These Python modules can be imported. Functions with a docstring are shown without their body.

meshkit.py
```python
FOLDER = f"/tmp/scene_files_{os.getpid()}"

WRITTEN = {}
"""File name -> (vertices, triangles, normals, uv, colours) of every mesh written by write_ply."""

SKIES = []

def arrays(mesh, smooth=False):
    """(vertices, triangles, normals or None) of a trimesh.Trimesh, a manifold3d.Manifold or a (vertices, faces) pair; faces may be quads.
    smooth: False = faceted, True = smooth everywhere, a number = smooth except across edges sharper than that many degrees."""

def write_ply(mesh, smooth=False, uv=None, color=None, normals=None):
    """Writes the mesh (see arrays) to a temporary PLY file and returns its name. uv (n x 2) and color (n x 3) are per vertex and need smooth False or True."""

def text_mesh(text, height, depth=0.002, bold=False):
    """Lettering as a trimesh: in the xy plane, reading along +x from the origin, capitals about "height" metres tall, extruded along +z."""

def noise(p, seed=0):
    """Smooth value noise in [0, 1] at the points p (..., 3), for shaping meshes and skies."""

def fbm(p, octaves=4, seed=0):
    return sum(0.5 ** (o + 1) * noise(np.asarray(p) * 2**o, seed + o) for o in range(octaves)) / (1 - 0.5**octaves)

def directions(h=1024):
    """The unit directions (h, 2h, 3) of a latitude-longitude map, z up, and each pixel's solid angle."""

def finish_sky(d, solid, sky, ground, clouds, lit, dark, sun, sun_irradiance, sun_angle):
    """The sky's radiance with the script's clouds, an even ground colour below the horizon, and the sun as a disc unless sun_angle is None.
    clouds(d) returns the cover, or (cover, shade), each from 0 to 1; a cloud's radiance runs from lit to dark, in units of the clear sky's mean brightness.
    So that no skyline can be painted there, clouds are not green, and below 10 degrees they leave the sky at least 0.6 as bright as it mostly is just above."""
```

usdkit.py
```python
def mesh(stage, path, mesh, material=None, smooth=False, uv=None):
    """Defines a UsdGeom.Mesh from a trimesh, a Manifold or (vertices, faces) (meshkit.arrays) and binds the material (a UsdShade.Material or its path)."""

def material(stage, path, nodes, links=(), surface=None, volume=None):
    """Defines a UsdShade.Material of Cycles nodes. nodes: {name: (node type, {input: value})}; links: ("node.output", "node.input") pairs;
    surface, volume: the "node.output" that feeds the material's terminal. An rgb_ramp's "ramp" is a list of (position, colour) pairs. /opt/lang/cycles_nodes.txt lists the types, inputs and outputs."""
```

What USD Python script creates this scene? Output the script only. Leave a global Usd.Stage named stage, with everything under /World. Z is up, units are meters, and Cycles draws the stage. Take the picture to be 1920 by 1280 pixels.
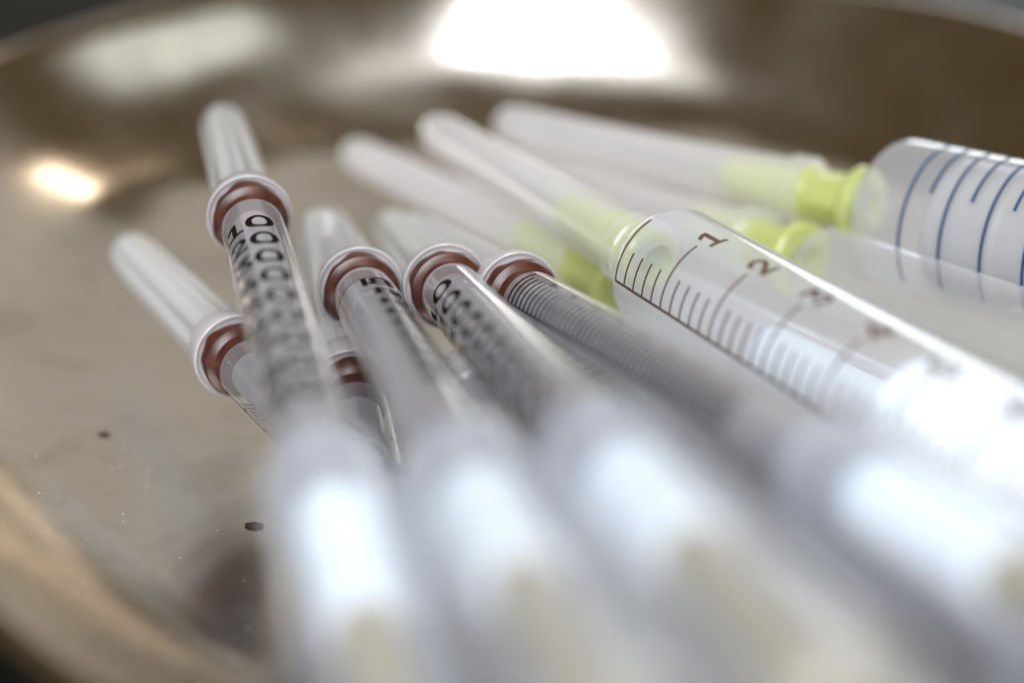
import math, random
import numpy as np, trimesh
import usdkit, meshkit
from pxr import Usd, UsdGeom, UsdLux, UsdShade, Gf, Sdf, Vt

random.seed(7)
MM = 0.001
stage = Usd.Stage.CreateInMemory()
UsdGeom.SetStageUpAxis(stage, UsdGeom.Tokens.z)
UsdGeom.SetStageMetersPerUnit(stage, 1.0)
UsdGeom.Xform.Define(stage, '/World')

# ------------------------------------------------------------------ camera
cam = UsdGeom.Camera.Define(stage, '/World/camera')
cam.CreateHorizontalApertureAttr(36.0)
cam.CreateVerticalApertureAttr(24.0)
cam.CreateFocalLengthAttr(65.25)
cam.CreateClippingRangeAttr(Gf.Vec2f(0.005, 20.0))
cam.CreateFStopAttr(8.2)
cam.CreateFocusDistanceAttr(0.1790)
cam.CreateExposureAttr(0.0)
cx = UsdGeom.Xformable(cam)
cx.AddTranslateOp().Set(Gf.Vec3d(0, 0, 0.102))
cx.AddRotateXOp().Set(90 - 25.0)

# ------------------------------------------------------------------ light
def lamp(name, pos, target, w, h, color, radiance):
    l = UsdLux.RectLight.Define(stage, '/World/' + name)
    l.CreateWidthAttr(w); l.CreateHeightAttr(h)
    l.CreateColorAttr(Gf.Vec3f(*color)); l.CreateIntensityAttr(radiance)
    z = np.array(pos, float) - np.array(target, float); z /= np.linalg.norm(z)
    x = np.array([1.0, 0, 0]) - z[0] * z; x /= np.linalg.norm(x)
    y = np.cross(z, x)
    m = Gf.Matrix4d(*x, 0, *y, 0, *z, 0, *map(float, pos), 1)
    UsdGeom.Xformable(l).AddTransformOp().Set(m)
    return l

dome = UsdLux.DomeLight.Define(stage, '/World/room_light')
AIM = (0.0, 0.17, 0.02)
lamp('window_light', (0.50, 1.35, 0.27), AIM, 0.50, 0.28, (0.86, 0.93, 1.0), 5.5)
lamp('window_light_001', (0.15, 1.50, 0.62), AIM, 1.9, 0.80, (1.0, 0.97, 0.92), 0.42)
lamp('window_light_002', (-0.20, -0.80, 0.90), AIM, 1.0, 0.8, (0.92, 0.95, 1.0), 14.5)  # added fill softbox behind the camera, kept out of the dish reflections
lamp('ceiling_light', (0.07, 0.25, 1.0), AIM, 0.30, 0.40, (0.94, 0.97, 1.0), 9.0)
lamp('ceiling_light_002', (0.06, 0.28, 1.03), AIM, 0.50, 0.62, (0.97, 0.97, 1.0), 0.9)  # added dim panel, softens the ceiling light's edge reflected in the steel
lamp('ceiling_light_001', (0.66, 0.47, 1.0), AIM, 0.18, 0.26, (0.92, 0.99, 0.96), 1.3)
lamp('warm_lamp', (0.40, 1.17, 0.98), AIM, 0.28, 0.06, (1.0, 0.80, 0.60), 13.0)

# ------------------------------------------------------------------ materials
LK = '/World/Looks/'
def mat(name, nodes, links, surface):
    return usdkit.material(stage, LK + name, nodes, links, surface=surface)

dm = usdkit.material(stage, LK + 'room_air', {'b': ('background_shader', {'color': (0.115, 0.079, 0.036), 'strength': 0.9})}, [], surface='b.background')
UsdShade.MaterialBindingAPI.Apply(dome.GetPrim()).Bind(dm)

steel = mat('brushed_steel', {
    'g': ('texture_coordinate', {}),
    'mp': ('mapping', {'scale': (900, 60, 200), 'rotation': (0, 0, 0.35)}),
    'n': ('noise_texture', {'scale': 1.0, 'detail': 3.0}),
    'n2': ('noise_texture', {'scale': 45.0, 'detail': 3.0}),
    'r': ('map_range', {'from_min': 0.3, 'from_max': 0.7, 'to_min': 0.11, 'to_max': 0.23}),
    'bu': ('bump', {'strength': 0.03, 'distance': 0.0004}),
    'sm': ('noise_texture', {'scale': 70.0, 'detail': 5.0, 'roughness': 0.6, 'distortion': 0.8}),
    'cr': ('rgb_ramp', {'ramp': [(0.25, (0.47, 0.44, 0.39)), (0.5, (0.60, 0.57, 0.52)), (0.75, (0.64, 0.62, 0.58))]}),
    'p': ('principled_bsdf', {'metallic': 1.0, 'roughness': 0.2}),
}, [('g.object', 'mp.vector'), ('mp.vector', 'n.vector'), ('g.object', 'n2.vector'), ('g.object', 'sm.vector'), ('sm.fac', 'cr.fac'), ('cr.color', 'p.base_color'), ('n2.fac', 'r.value'), ('r.result', 'p.roughness'),
    ('n.fac', 'bu.height'), ('bu.normal', 'p.normal')], 'p.BSDF')

beige_m = mat('beige_reflection', {'p': ('principled_bsdf', {'base_color': (0.27, 0.215, 0.10), 'roughness': 0.4})}, [], 'p.BSDF')  # colour of the warm reflection modelled inside the end caps
table_m = mat('table_paint', {
    'g': ('texture_coordinate', {}), 'n': ('noise_texture', {'scale': 30.0, 'detail': 4.0}),
    'rp': ('rgb_ramp', {'ramp': [(0.3, (0.004, 0.0037, 0.0035)), (0.7, (0.008, 0.0075, 0.007))]}),
    'p': ('principled_bsdf', {'roughness': 0.6, 'specular_ior_level': 0.15}),
}, [('g.object', 'n.vector'), ('n.fac', 'rp.fac'), ('rp.color', 'p.base_color')], 'p.BSDF')

def clear(name, tint, haze, rough):
    """clear moulded plastic: see-through walls with a fresnel gloss and a little milky scatter"""
    return mat(name, {
        'tp': ('transparent_bsdf', {'color': tint}),
        'df': ('diffuse_bsdf', {'color': (0.84, 0.85, 0.90)}),
        'tl': ('translucent_bsdf', {'color': (0.84, 0.85, 0.90)}),
        'ds': ('mix_closure', {'fac': 0.5}),
        'lw': ('layer_weight', {'blend': 0.5}),
        'pw': ('math', {'math_type': 'power', 'value2': 4.0}),
        'ma': ('math', {'math_type': 'multiply_add', 'use_clamp': True, 'value2': 0.35, 'value3': haze}),
        'b': ('mix_closure', {}),
        'gs': ('glossy_bsdf', {'color': (1, 1, 1), 'roughness': rough}),
        'fr': ('fresnel', {'IOR': 1.45}),
        'ge': ('geometry', {}),
        'ff': ('math', {'math_type': 'subtract', 'use_clamp': True}),
        'mx': ('mix_closure', {}),
    }, [('df.BSDF', 'ds.closure1'), ('tl.BSDF', 'ds.closure2'), ('tp.BSDF', 'b.closure1'), ('ds.closure', 'b.closure2'),
        ('lw.facing', 'pw.value1'), ('pw.value', 'ma.value1'), ('ma.value', 'b.fac'), ('fr.fac', 'ff.value1'), ('ge.backfacing', 'ff.value2'), ('ff.value', 'mx.fac'), ('b.closure', 'mx.closure1'), ('gs.BSDF', 'mx.closure2')], 'mx.closure')

def milky(name, color, clear, rough=0.16, tint=None):
    """thin translucent moulding: partly see-through, partly scattering, with a soft gloss"""
    return mat(name, {
        'tp': ('transparent_bsdf', {'color': tint or color}),
        'df': ('diffuse_bsdf', {'color': color}),
        'tl': ('translucent_bsdf', {'color': color}),
        'ds': ('mix_closure', {'fac': 0.5}),
        'lw': ('layer_weight', {'blend': 0.5}),
        'pw': ('math', {'math_type': 'power', 'value2': 3.0}),
        'ma': ('math', {'math_type': 'multiply_add', 'use_clamp': True, 'value2': 0.45 * clear, 'value3': 1 - clear}),
        'b': ('mix_closure', {}),
        'gs': ('glossy_bsdf', {'color': (1, 1, 1), 'roughness': rough}),
        'fr': ('fresnel', {'IOR': 1.48}),
        'ge': ('geometry', {}),
        'ff': ('math', {'math_type': 'subtract', 'use_clamp': True}),
        'mx': ('mix_closure', {}),
    }, [('df.BSDF', 'ds.closure1'), ('tl.BSDF', 'ds.closure2'), ('tp.BSDF', 'b.closure1'), ('ds.closure', 'b.closure2'),
        ('lw.facing', 'pw.value1'), ('pw.value', 'ma.value1'), ('ma.value', 'b.fac'), ('fr.fac', 'ff.value1'), ('ge.backfacing', 'ff.value2'), ('ff.value', 'mx.fac'), ('b.closure', 'mx.closure1'), ('gs.BSDF', 'mx.closure2')], 'mx.closure')

clear_m = clear('clear_plastic', (0.97, 0.97, 0.98), 0.11, 0.04)
semi_m = clear('cloudy_plastic', (0.95, 0.96, 0.94), 0.20, 0.06)
hazy_m = clear('hazy_plastic', (0.96, 0.97, 0.985), 0.25, 0.07)
cap_m = milky('milky_cap_plastic', (0.78, 0.78, 0.78), 0.40)
skirt_m = milky('white_cap_plastic', (0.72, 0.69, 0.70), 0.12, 0.25)
endcap_m = milky('frosted_end_cap_plastic', (0.80, 0.84, 0.91), 0.74, 0.14, (0.93, 0.94, 0.97))
sheath_m = milky('clear_sheath_plastic', (0.90, 0.89, 0.90), 0.64, 0.12, (0.94, 0.94, 0.95))
lime_m = milky('lime_hub_plastic', (0.71, 0.75, 0.33), 0.32, 0.2)
white_m = mat('white_plunger_and_highlight', {'p': ('principled_bsdf', {'base_color': (0.92, 0.93, 0.95), 'roughness': 0.3, 'subsurface_weight': 0.4, 'subsurface_scale': 0.002})}, [], 'p.BSDF')  # also whitens the highlight block inside the end caps
rod_m = milky('plunger_rod_plastic', (0.60, 0.60, 0.63), 0.60)
grey_m = mat('grey_plunger_plastic', {'p': ('principled_bsdf', {'base_color': (0.26, 0.255, 0.24), 'roughness': 0.35})}, [], 'p.BSDF')
seal_m = mat('grey_seal_rubber', {'p': ('principled_bsdf', {'base_color': (0.20, 0.18, 0.22), 'roughness': 0.4})}, [], 'p.BSDF')
brown_m = mat('brown_hub_plastic', {
    'g': ('texture_coordinate', {}), 'n': ('noise_texture', {'scale': 700.0, 'detail': 2.0}),
    'rp': ('rgb_ramp', {'ramp': [(0.3, (0.036, 0.010, 0.006)), (0.7, (0.075, 0.022, 0.012))]}),
    'p': ('principled_bsdf', {'roughness': 0.36, 'subsurface_weight': 0.1, 'subsurface_scale': 0.001}),
}, [('g.object', 'n.vector'), ('n.fac', 'rp.fac'), ('rp.color', 'p.base_color')], 'p.BSDF')
ink_m = mat('dark_brown_ink', {'p': ('diffuse_bsdf', {'color': (0.012, 0.008, 0.006)})}, [], 'p.BSDF')
brownink_m = mat('sepia_ink', {'p': ('diffuse_bsdf', {'color': (0.09, 0.06, 0.045)})}, [], 'p.BSDF')
blueink_m = mat('blue_ink', {'p': ('diffuse_bsdf', {'color': (0.02, 0.05, 0.10)})}, [], 'p.BSDF')
needle_m = mat('needle_steel', {'p': ('principled_bsdf', {'metallic': 1.0, 'base_color': (0.6, 0.6, 0.6), 'roughness': 0.2})}, [], 'p.BSDF')
dust_m = mat('pale_dust', {'p': ('principled_bsdf', {'base_color': (0.8, 0.78, 0.74), 'roughness': 0.8})}, [], 'p.BSDF')
crumb_m = mat('brown_crumb_look', {'p': ('principled_bsdf', {'base_color': (0.028, 0.013, 0.007), 'roughness': 0.9, 'specular_ior_level': 0.1})}, [], 'p.BSDF')

# ------------------------------------------------------------------ helpers
used = {}
def numbered(path):
    n = used.get(path, 0); used[path] = n + 1
    return path if n == 0 else '%s_%03d' % (path, n)

def tag(prim, label=None, cat=None, group=None, kind=None):
    for k, v in (('label', label), ('category', cat), ('group', group), ('kind', kind)):
        if v: prim.SetCustomDataByKey(k, v)

def part(name, mesh, m, parent='/World', smooth=35, **kw):
    if hasattr(parent, 'GetPath'): parent = str(parent.GetPath())
    path = numbered(parent + '/' + name)
    o = usdkit.mesh(stage, path, mesh, m, smooth=smooth)
    tag(o.GetPrim(), **kw)
    return o.GetPrim()

def thing(name, pos, axis, label, cat, group=None):
    """an Xform whose local +z runs from the thumb end towards the needle, local y up and local x to the right"""
    path = numbered('/World/' + name)
    x = UsdGeom.Xform.Define(stage, path)
    z = np.array(axis, float); z /= np.linalg.norm(z)
    r = np.cross(z, [0, 0, 1.0]); r /= np.linalg.norm(r)
    u = np.cross(r, z)
    # right handed frame: x = -? keep (r, u, -)
    M = np.array([-r, u, z])
    x.AddTransformOp().Set(Gf.Matrix4d(*M[0], 0, *M[1], 0, *M[2], 0, *[p * MM for p in pos], 1))
    tag(x.GetPrim(), label, cat, group)
    return x.GetPrim()

def lathe(profile, n=56, closed=False, wob=None):
    """profile: (z, r) in millimetres, revolved about z; closed joins last to first. wob(phi, z, r) changes the radius"""
    p = list(profile)
    V, ring = [], []
    ph = np.linspace(0, 2 * np.pi, n, endpoint=False)
    for z, r in p:
        if r <= 1e-6:
            ring.append([len(V)] * n); V.append((0, 0, z))
        else:
            ring.append(list(range(len(V), len(V) + n)))
            for a in ph:
                rr = r if wob is None else wob(a, z, r)
                V.append((rr * math.cos(a), rr * math.sin(a), z))
    F = []
    pairs = list(zip(range(len(p) - 1), range(1, len(p)))) + ([(len(p) - 1, 0)] if closed else [])
    for i, j in pairs:
        for k in range(n):
            a, b, c, d = ring[i][k], ring[i][(k + 1) % n], ring[j][(k + 1) % n], ring[j][k]
            if a != b: F.append((a, b, c))
            if c != d: F.append((a, c, d))
    m = trimesh.Trimesh(np.array(V) * MM, np.array(F), process=False)
    if m.volume < 0: m.invert()
    return m

def arc(z0, r0, z1, r1, n=6, bulge='out'):
    """quarter ellipse from (z0, r0) to (z1, r1)"""
    out = []
    for k in range(n + 1):
        t = k / n * math.pi / 2
        if bulge == 'out': out.append((z0 + (z1 - z0) * math.sin(t), r1 + (r0 - r1) * math.cos(t)))
        else: out.append((z1 + (z0 - z1) * math.cos(t), r0 + (r1 - r0) * math.sin(t)))
    return out

# angles: phi is measured from local up (y) towards the viewer's right (-x of the local frame as built, see thing())
def wrap(u, z, r):
    """flat (u = arc length to the right, z) to the cylinder of radius r"""
    a = np.asarray(u) / r
    return np.stack([-np.sin(a) * r, np.cos(a) * r, np.asarray(z)], -1)

def band(u0, u1, z0, z1, r, t=0.02):
    """a printed mark: a thin curved slab on the cylinder"""
    n = max(1, int(abs(u1 - u0) / 0.35) + 1)
    us = np.linspace(u0, u1, n + 1)
    V, F = [], []
    for u in us:
        for rr in (r, r + t):
            for z in (z0, z1):
                V.append(wrap(u * rr / r, z, rr))
    for k in range(n):
        a, b = 4 * k, 4 * k + 4
        for q in ((a + 2, a + 3, b + 3, b + 2), (a + 1, a, b, b + 1), (a, a + 2, b + 2, b), (a + 3, a + 1, b + 1, b + 3)):
            F += [(q[0], q[1], q[2]), (q[0], q[2], q[3])]
    F += [(0, 1, 3), (0, 3, 2), (4 * n, 4 * n + 3, 4 * n + 1), (4 * n, 4 * n + 2, 4 * n + 3)]
    m = trimesh.Trimesh(np.array(V) * MM, np.array(F), process=False)
    if m.volume < 0: m.invert()
    return m

_glyph = {}
def glyphs(text, uc, zc, r, h, wide=1.0, bold=True, flip=False):
    """lettering centred at arc position uc, height centred at zc, reading to the right with its top towards the needle"""
    key = (text, h, wide, bold)
    if key not in _glyph:
        m = meshkit.text_mesh(text, h, 0.02, bold)
        v, f = trimesh.remesh.subdivide_to_size(m.vertices * [wide, 1, 1], m.faces, 0.45)
        v = v - [(v[:, 0].min() + v[:, 0].max()) / 2, h / 2, 0]
        _glyph[key] = (v, f)
    v, f = _glyph[key]
    s = -1 if flip else 1
    rr = r + v[:, 2]
    a = (uc + s * v[:, 0]) / r
    V = np.stack([-np.sin(a) * rr, np.cos(a) * rr, zc + s * v[:, 1]], -1)
    m = trimesh.Trimesh(V * MM, f, process=False)
    return m

cat_ = trimesh.util.concatenate

# ------------------------------------------------------------------ table
tb = trimesh.creation.box((3.0, 3.0, 0.03)); tb.apply_translation((0, 0.3, -0.0078))
part('tabletop', tb, table_m, smooth=False, kind='structure', label='dark tabletop under the steel dish')

# ------------------------------------------------------------------ steel dish
CX, CY = 8.0, 190.0
RIM = [(-19, 98), (-49, 130), (-76, 178), (-80, 215), (-70, 252), (-48, 278), (8, 302), (50, 287), (76, 262), (97, 215), (97, 165), (78, 118), (35, 92)]
def rim_radius(n):
    a = np.array([math.atan2(y - CY, x - CX) for x, y in RIM]); r = np.array([math.hypot(x - CX, y - CY) for x, y in RIM])
    o = np.argsort(a); a, r = a[o], r[o]
    from scipy.interpolate import CubicSpline
    cs = CubicSpline(np.r_[a, a[0] + 2 * np.pi], np.r_[r, r[0]], bc_type='periodic')
    t = np.linspace(-np.pi, np.pi, n, endpoint=False)
    return t, cs(np.where(t < a[0], t + 2 * np.pi, t))
def dish():
    n = 300
    th, R = rim_radius(n)
    def smooth(x): x = np.clip(x, 0, 1); return x * x * (3 - 2 * x)
    prof = []
    fs = np.r_[np.linspace(0, 0.7, 36), np.linspace(0.715, 1.0, 34)]
    for f in fs:
        prof.append((f, 0.0, 8.5 + 11.5 * f ** 6 + 8.0 * max(0, (f - 0.72) / 0.28) ** 1.6))
    top = prof[-1][2]
    # rolled lip
    for k in range(1, 9):
        t = k / 8 * math.pi
        prof.append((1.0, 1.5 - 1.5 * math.cos(t), top + 1.3 * math.sin(t)))
    prof.append((1.0, 2.7, top - 1.2)); prof.append((1.0, 1.2, top - 1.0))
    for f, d, z in reversed(prof[:70]):
        prof.append((f, 0.9 if f > 0.05 else 0.0, z - 0.8))
    V = []
    for f, d, z in prof:
        for k in range(n):
            r = f * R[k] + d
            V.append((CX + r * math.cos(th[k]), CY + r * math.sin(th[k]), z))
    F = []
    for i in range(len(prof) - 1):
        for k in range(n):
            a, b = i * n + k, i * n + (k + 1) % n
            c, d = b + n, a + n
            F += [(a, b, c), (a, c, d)]
    V = np.array(V)
    dent = meshkit.fbm(V * [1 / 26.0, 1 / 26.0, 1 / 60.0] + 11.3, 2, 4) - 0.5
    fr = np.clip((np.hypot(V[:, 0] - CX, V[:, 1] - CY) - 25) / 50, 0, 1)
    V[:, 2] += dent * (0.5 + 1.6 * fr)        # the pressed sheet is slightly uneven
    m = trimesh.Trimesh(V * MM, np.array(F), process=True)
    m.update_faces(m.nondegenerate_faces())
    if m.volume < 0: m.invert()
    return m
DISH = dish()
part('steel_dish', DISH, steel, smooth=50, label='shallow brushed steel dish holding the pile of capped syringes', cat='dish')

def dish_point(x, y):
    hit, _, _ = DISH.ray.intersects_location([[x * MM, y * MM, 0.3]], [[0, 0, -1]])
    return hit[hit[:, 2].argmax()] if len(hit) else np.array([x * MM, y * MM, 0])

# ------------------------------------------------------------------ insulin syringes
RB, LB = 3.15, 59.5
def cap_wob(a, z, r):
    return r * (1 + (0.085 * math.cos(8 * a) if 7 < z < 40 and r > 2.3 else 0))
BARREL = lathe([(-LB, 0.0), (-LB, RB), (-0.5, RB), (-0.25, RB - 0.07), (0.0, RB - 0.3), (0.0, 0.0)], 64)
FLANGE = lathe([(-LB, 4.6), (-LB - 1.2, 4.6), (-LB - 1.5, 4.3), (-LB - 1.5, 2.3), (-LB + 0.3, 2.3), (-LB + 0.3, 4.3)], 56, closed=True)
HUB = lathe([(0.15, 2.85), (1.2, 2.85), (1.7, 2.95), (2.0, 3.3), (2.15, 3.65), (2.4, 3.78), (3.3, 3.82), (3.6, 3.7), (4.1, 3.4), (5.2, 2.4), (10, 1.6), (10, 0.3), (0.15, 0.3)], 56, closed=True,
            wob=lambda a, z, r: r * (1 + (0.04 * math.cos(3 * a + 0.6) + 0.018 * math.cos(7 * a) + 0.012 * math.cos(11 * a + 1)) * (1 if 2.4 < z < 4.8 and r > 3 else 0)))
CAP = lathe([(5.4, 0.0), (5.4, 3.55), (6.5, 3.3), (9, 3.1), (22, 2.9), (38, 2.65), (41, 2.55)] + arc(41, 2.55, 43.8, 0.0, 5)[1:], 64, wob=cap_wob)
SKIRT = lathe([(3.9, 4.05), (3.75, 4.2), (3.9, 4.33), (4.6, 4.35), (7.0, 3.95), (8.6, 3.35), (8.6, 3.0), (5.2, 3.1), (4.3, 3.2), (4.25, 3.95)], 64, closed=True)
ROD = lathe([(-LB - 5, 0.0), (-LB - 5, 2.3), (-1.6, 2.3), (-0.8, 1.5), (-0.8, 0.0)], 40)
HIGHLIGHT = lathe([(-LB - 21, 0.0), (-LB - 21, 2.4), (-LB - 20.4, 2.9)] + [(-LB - 7, 3.0)] + arc(-LB - 7, 3.0, -LB - 5, 2.0, 5)[1:] + [(-LB - 5, 0.0)], 48)  # window highlight on the end cap, modelled as a solid white block
REFLECTION = lathe([(-LB - 43, 0.0), (-LB - 43, 3.4), (-LB - 41, 3.4), (-LB - 40.6, 2.0), (-LB - 21, 2.0), (-LB - 21, 0.0)], 40)  # beige reflection below that highlight, modelled as a solid rod
SEAL = lathe([(-8.6, 2.25), (-8.6, 2.42), (-7.2, 2.42), (-7.2, 2.25)], 40, closed=True)
REC = 4.75
ENDCAP = lathe([(-LB - 0.2, 0.0), (-LB - 0.2, RB + 0.25), (-LB + 0.6, RB + 0.4)] + arc(-LB + 0.8, 3.7, -LB - 2.5, REC, 6, 'in') + [(-LB - 18, REC - 0.05), (-LB - 44, REC - 0.35)] + arc(-LB - 44, REC - 0.35, -LB - 47, 0.0, 6)[1:], 64)

def scale_print(kind):
    out = []
    if kind == 'numbers':
        for k in range(1, 10):
            zc = -2.5 - 5.2 * k
            d = str(10 * k)
            out.append(glyphs(d[0], -1.4, zc, RB, 3.3, 0.95))
            out.append(glyphs(d[1], 1.35, zc, RB, 3.3, 1.1))
            out.append(band(-4.4, -2.9, zc - 1.7, zc - 1.55, RB))
        for k in range(44):
            z = -2.0 - 1.08 * k
            out.append(band(7.0, 11.2 if k % 5 == 0 else 10.6, z, z + 0.34, RB))
        out.append(band(7.0, 7.001 + 0.16, -2.0 - 1.08 * 43, -2.0, RB))
    else:
        out.append(band(-4.6, 3.2, -5.6, -5.45, RB))
        for k in range(9):
            zc = -7.5 - 4.4 * k
            out.append(band(-0.1 if k == 0 else 1.0, 0.45 if k == 0 else 1.2, zc - 1.5, zc + 1.7, RB))
            out.append(glyphs('8', 1.75, zc, RB, 2.9, 1.15))
            if k: out.append(glyphs('0', 3.9, zc, RB, 2.9, 1.15))
    return cat_(out)
PRINT = {k: scale_print(k) for k in ('numbers', 'bars')}

def rolled(m, deg):
    m = m.copy(); m.apply_transform(trimesh.transformations.rotation_matrix(math.radians(deg), (0, 0, 1))); return m

def insulin(pos, axis, roll, label, kind='numbers', body=True):
    pos = np.array(pos) - 6.0 * np.array(axis) / np.linalg.norm(axis)
    t = thing('insulin_syringe', pos, axis, label, 'syringe', 'insulin syringes in the dish')
    b = part('barrel', BARREL, clear_m, t)
    part('printed_scale', rolled(PRINT[kind], roll), ink_m, b, smooth=False)
    part('finger_flange', FLANGE, clear_m, b)
    part('hub', rolled(HUB, roll), brown_m, t)
    c = part('needle_cap', CAP, cap_m, t)
    part('cap_skirt', SKIRT, skirt_m, c)
    r = part('plunger_rod', ROD, rod_m, t)
    part('seal', SEAL, seal_m, r)
    part('highlight_block', HIGHLIGHT, white_m, r)
    part('reflection_rod', REFLECTION, beige_m, r)
    part('end_cap', ENDCAP, endcap_m, t)
    return t

insulin((-27.03, 177.85, 33.83), (-0.2124, 0.9751, -0.064), -22, 'insulin syringe lying on top at left, black numbers 10 to 50 facing up')
insulin((-15.56, 172.78, 27.69), (-0.1888, 0.9618, -0.1981), -17, 'insulin syringe with a barred figure next to its brown hub, second of the fan', 'bars')
insulin((-7.02, 172.9, 27.93), (-0.2007, 0.9559, -0.2143), -75, 'insulin syringe showing a row of printed zeros, third of the fan from the left')
insulin((-0.11, 170.72, 27.99), (-0.3329, 0.9232, -0.1919), -203, 'insulin syringe with fine black graduation lines facing up, beside the wide yellow-hubbed syringe')
insulin((12.0, 153.0, 24.0), (-0.3, 0.93, -0.17), 60, 'insulin syringe tucked low under the fan, its end cap nearest the bottom right corner')
insulin((-28.63, 170.04, 21.81), (-0.4497, 0.8903, -0.0724), 50, 'insulin syringe crossing under the numbered one, capped tip pointing left')
insulin((-15.78, 161.93, 22.5), (-0.1685, 0.9844, 0.0514), 125, 'insulin syringe lying deepest, brown hub peeping between the first two of the fan')

# ------------------------------------------------------------------ wide hypodermic syringes
def wide(pos, axis, roll, r, L, label, ink, scale, plunger_z, body=None, plunger_m=None, s0=9.4, fl=4.25):
    t = thing('hypodermic_syringe', pos, axis, label, 'syringe')
    w = 0.9
    sh = min(3.0, r * 0.42)
    prof = [(-L, r)] + [(-sh, r)] + arc(-sh, r, 0.0, r * 0.62, 7)[1:] + [(0.25, r * 0.45), (0.3, 2.2), (6.0, 1.95)]
        
    b = part('barrel', lathe([(-L, 0.0)] + prof + [(6.0, 0.0)], 72), body or hazy_m, t)
    if scale is not None:
        part('printed_scale', rolled(scale, roll), ink, b, smooth=False)
    part('finger_flange', lathe([(-L, r + 3), (-L - 1.4, r + 3), (-L - 1.8, r + 2.6), (-L - 1.8, r - w), (-L + 0.4, r - w), (-L + 0.4, r + 2.6)], 56, closed=True), hazy_m, b)
    q = r - w - 0.12
    p = part('plunger', lathe([(plunger_z, 0.0), (plunger_z, q - 0.8)] + arc(plunger_z, q - 0.8, plunger_z - 0.8, q, 4, 'in')[1:] + [(plunger_z - 8, q), (plunger_z - 8.6, q - 0.5), (plunger_z - 9, q - 0.5), (-L - 20, q - 0.5), (-L - 20, r + 1), (-L - 22, r + 1), (-L - 22, 0.0)], 56), plunger_m or white_m, t)
    # needle, hub and sheath
    h = part('needle_hub', lathe([(1.9, 2.2), (1.9, fl - 0.25), (2.2, fl), (3.2, fl), (3.6, fl - 0.35), (4.1, 2.95), (8.4, 2.75), (9.0, 3.15), (9.8, 3.15), (10.2, 2.7), (20, 2.1), (22, 0.9), (22, 0.3), (7.5, 0.3), (7.5, 2.0)], 48, closed=True,
             wob=lambda a, z, rr: rr * (1 + (0.06 * math.cos(6 * a) if 3.8 < z < 8.6 and rr > 2.4 else 0))), lime_m, t)
    part('needle', lathe([(19, 0.0), (19, 0.35), (50, 0.35), (51, 0.0)], 16), needle_m, h)
    part('needle_sheath', lathe([(s0, 0.0), (s0, 3.9), (s0 + 0.2, 4.1), (s0 + 2.2, 4.05), (s0 + 2.7, 3.6), (26, 3.0), (55, 2.55), (57.2, 2.2), (58, 1.5), (58, 0.0)], 56), sheath_m, t)
    return t

def wide_scale(r, n, step, first, long, short, label_h, labels, tick=0.28, sub=5, spine=True, full=False):
    out = []
    for k in range(n):
        z = first - step * k
        big = k % sub == 0
        out.append(band(0, long if big else short, z - tick / 2, z + tick / 2, r))
        if big and labels and k:
            out.append(glyphs(labels[(k // sub - 1) % len(labels)], long + 1.6, z, r, label_h, 1.0))
    if spine:
        out.append(band(-0.15, 0.15, first - step * (n - 1), first, r))
    return cat_(out)

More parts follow.
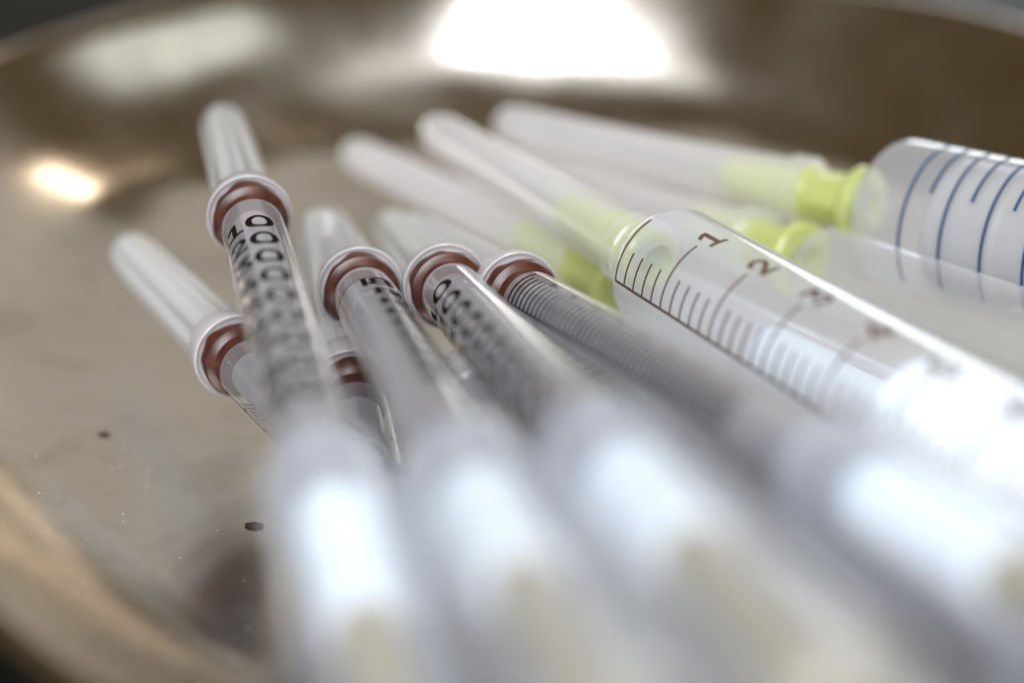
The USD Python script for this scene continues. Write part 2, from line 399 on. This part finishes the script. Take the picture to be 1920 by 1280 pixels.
wide((15.1, 172.66, 29.79), (-0.4309, 0.9009, -0.0525), -85, 6.75, 62,
     'wide syringe with brown scale lines and yellow hub, right of the fan', brownink_m,
     wide_scale(6.75, 31, 1.75, -2.6, 7.2, 3.4, 2.9, ['1', '2', '3', '4', '5', '6', '7']), -42, s0=3.4, fl=3.2)
wide((40.8, 191.97, 28.6), (-0.7276, 0.6838, -0.0546), 20, 8.3, 70,
     'widest syringe with blue graduation rings, at the right edge behind the others', blueink_m,
     wide_scale(8.3, 18, 2.4, -7.4, -21.0, -10.0, 3.5, None, 0.38, 2, False), -9, plunger_m=grey_m)
wide((33.25, 187.51, 23.77), (-0.5482, 0.831, -0.0946), 0, 4.6, 60,
     'clear unmarked syringe lying low between the blue-ringed and the brown-scaled syringe', ink_m, None, -52, body=semi_m, plunger_m=grey_m)
wide((13.8, 188.1, 20.4), (-0.605, 0.796, 0.001), 0, 4.2, 60,
     'narrow yellow-hubbed syringe lying underneath the brown-scaled syringe', ink_m, None, -20)

# ------------------------------------------------------------------ loose clear cap
t = thing('clear_plastic_cap', (-4.6, 158.0, 25.0), (-0.2, 0.955, -0.1), 'loose clear ribbed plastic cap glinting below the gap in the fan', 'cap')
part('shell', lathe([(-24, 0.0), (-24, 3.3), (-9, 3.3), (-8.8, 3.55), (-7.6, 3.55), (-7.4, 3.25), (-5.4, 3.25), (-5.2, 3.45), (-4.4, 3.45), (-4.2, 3.2), (-2.2, 3.15)] + arc(-2.2, 3.15, 0.0, 1.5, 6)[1:] + [(-0.1, 1.3), (-0.8, 1.2), (-1.0, 0.0)], 64), hazy_m, t)
part('liner', lathe([(-23, 0.0), (-23, 2.3), (-6.0, 2.3), (-4.6, 1.6), (-4.5, 0.0)], 40), rod_m, t)

# ------------------------------------------------------------------ dust and crumbs on the dish
rng = np.random.default_rng(5)
specks = []
for k in range(105):
    x, y = rng.uniform(-58, -16), rng.uniform(120, 200)
    p = dish_point(x, y)
    s = rng.uniform(0.02, 0.06) * MM
    m = trimesh.creation.icosphere(1, s); m.apply_scale((1, 1, 0.6)); m.apply_translation(p + [0, 0, s * 0.3]); specks.append(m)
part('dust', cat_(specks), dust_m, label='pale dust specks scattered over the bare steel at left', cat='dust', kind='stuff')

def crumb(x, y, s, label):
    m = trimesh.creation.icosphere(3, 1.0)
    v = m.vertices * (0.7 + 0.6 * meshkit.fbm(m.vertices * 3.4 + x, 4))[:, None] * [1.6, 0.8, 0.45]
    m.vertices = v * s * MM
    p = dish_point(x, y); m.apply_translation(p + [0, 0, 0.2 * s * MM])
    part('crumb', m, crumb_m, label=label, cat='crumb')
crumb(-25.2, 157, 0.58, 'dark brown crumb on bare steel below the crossing syringe')
crumb(-43.5, 175, 0.4, 'tiny brown crumb on bare steel near the left edge')
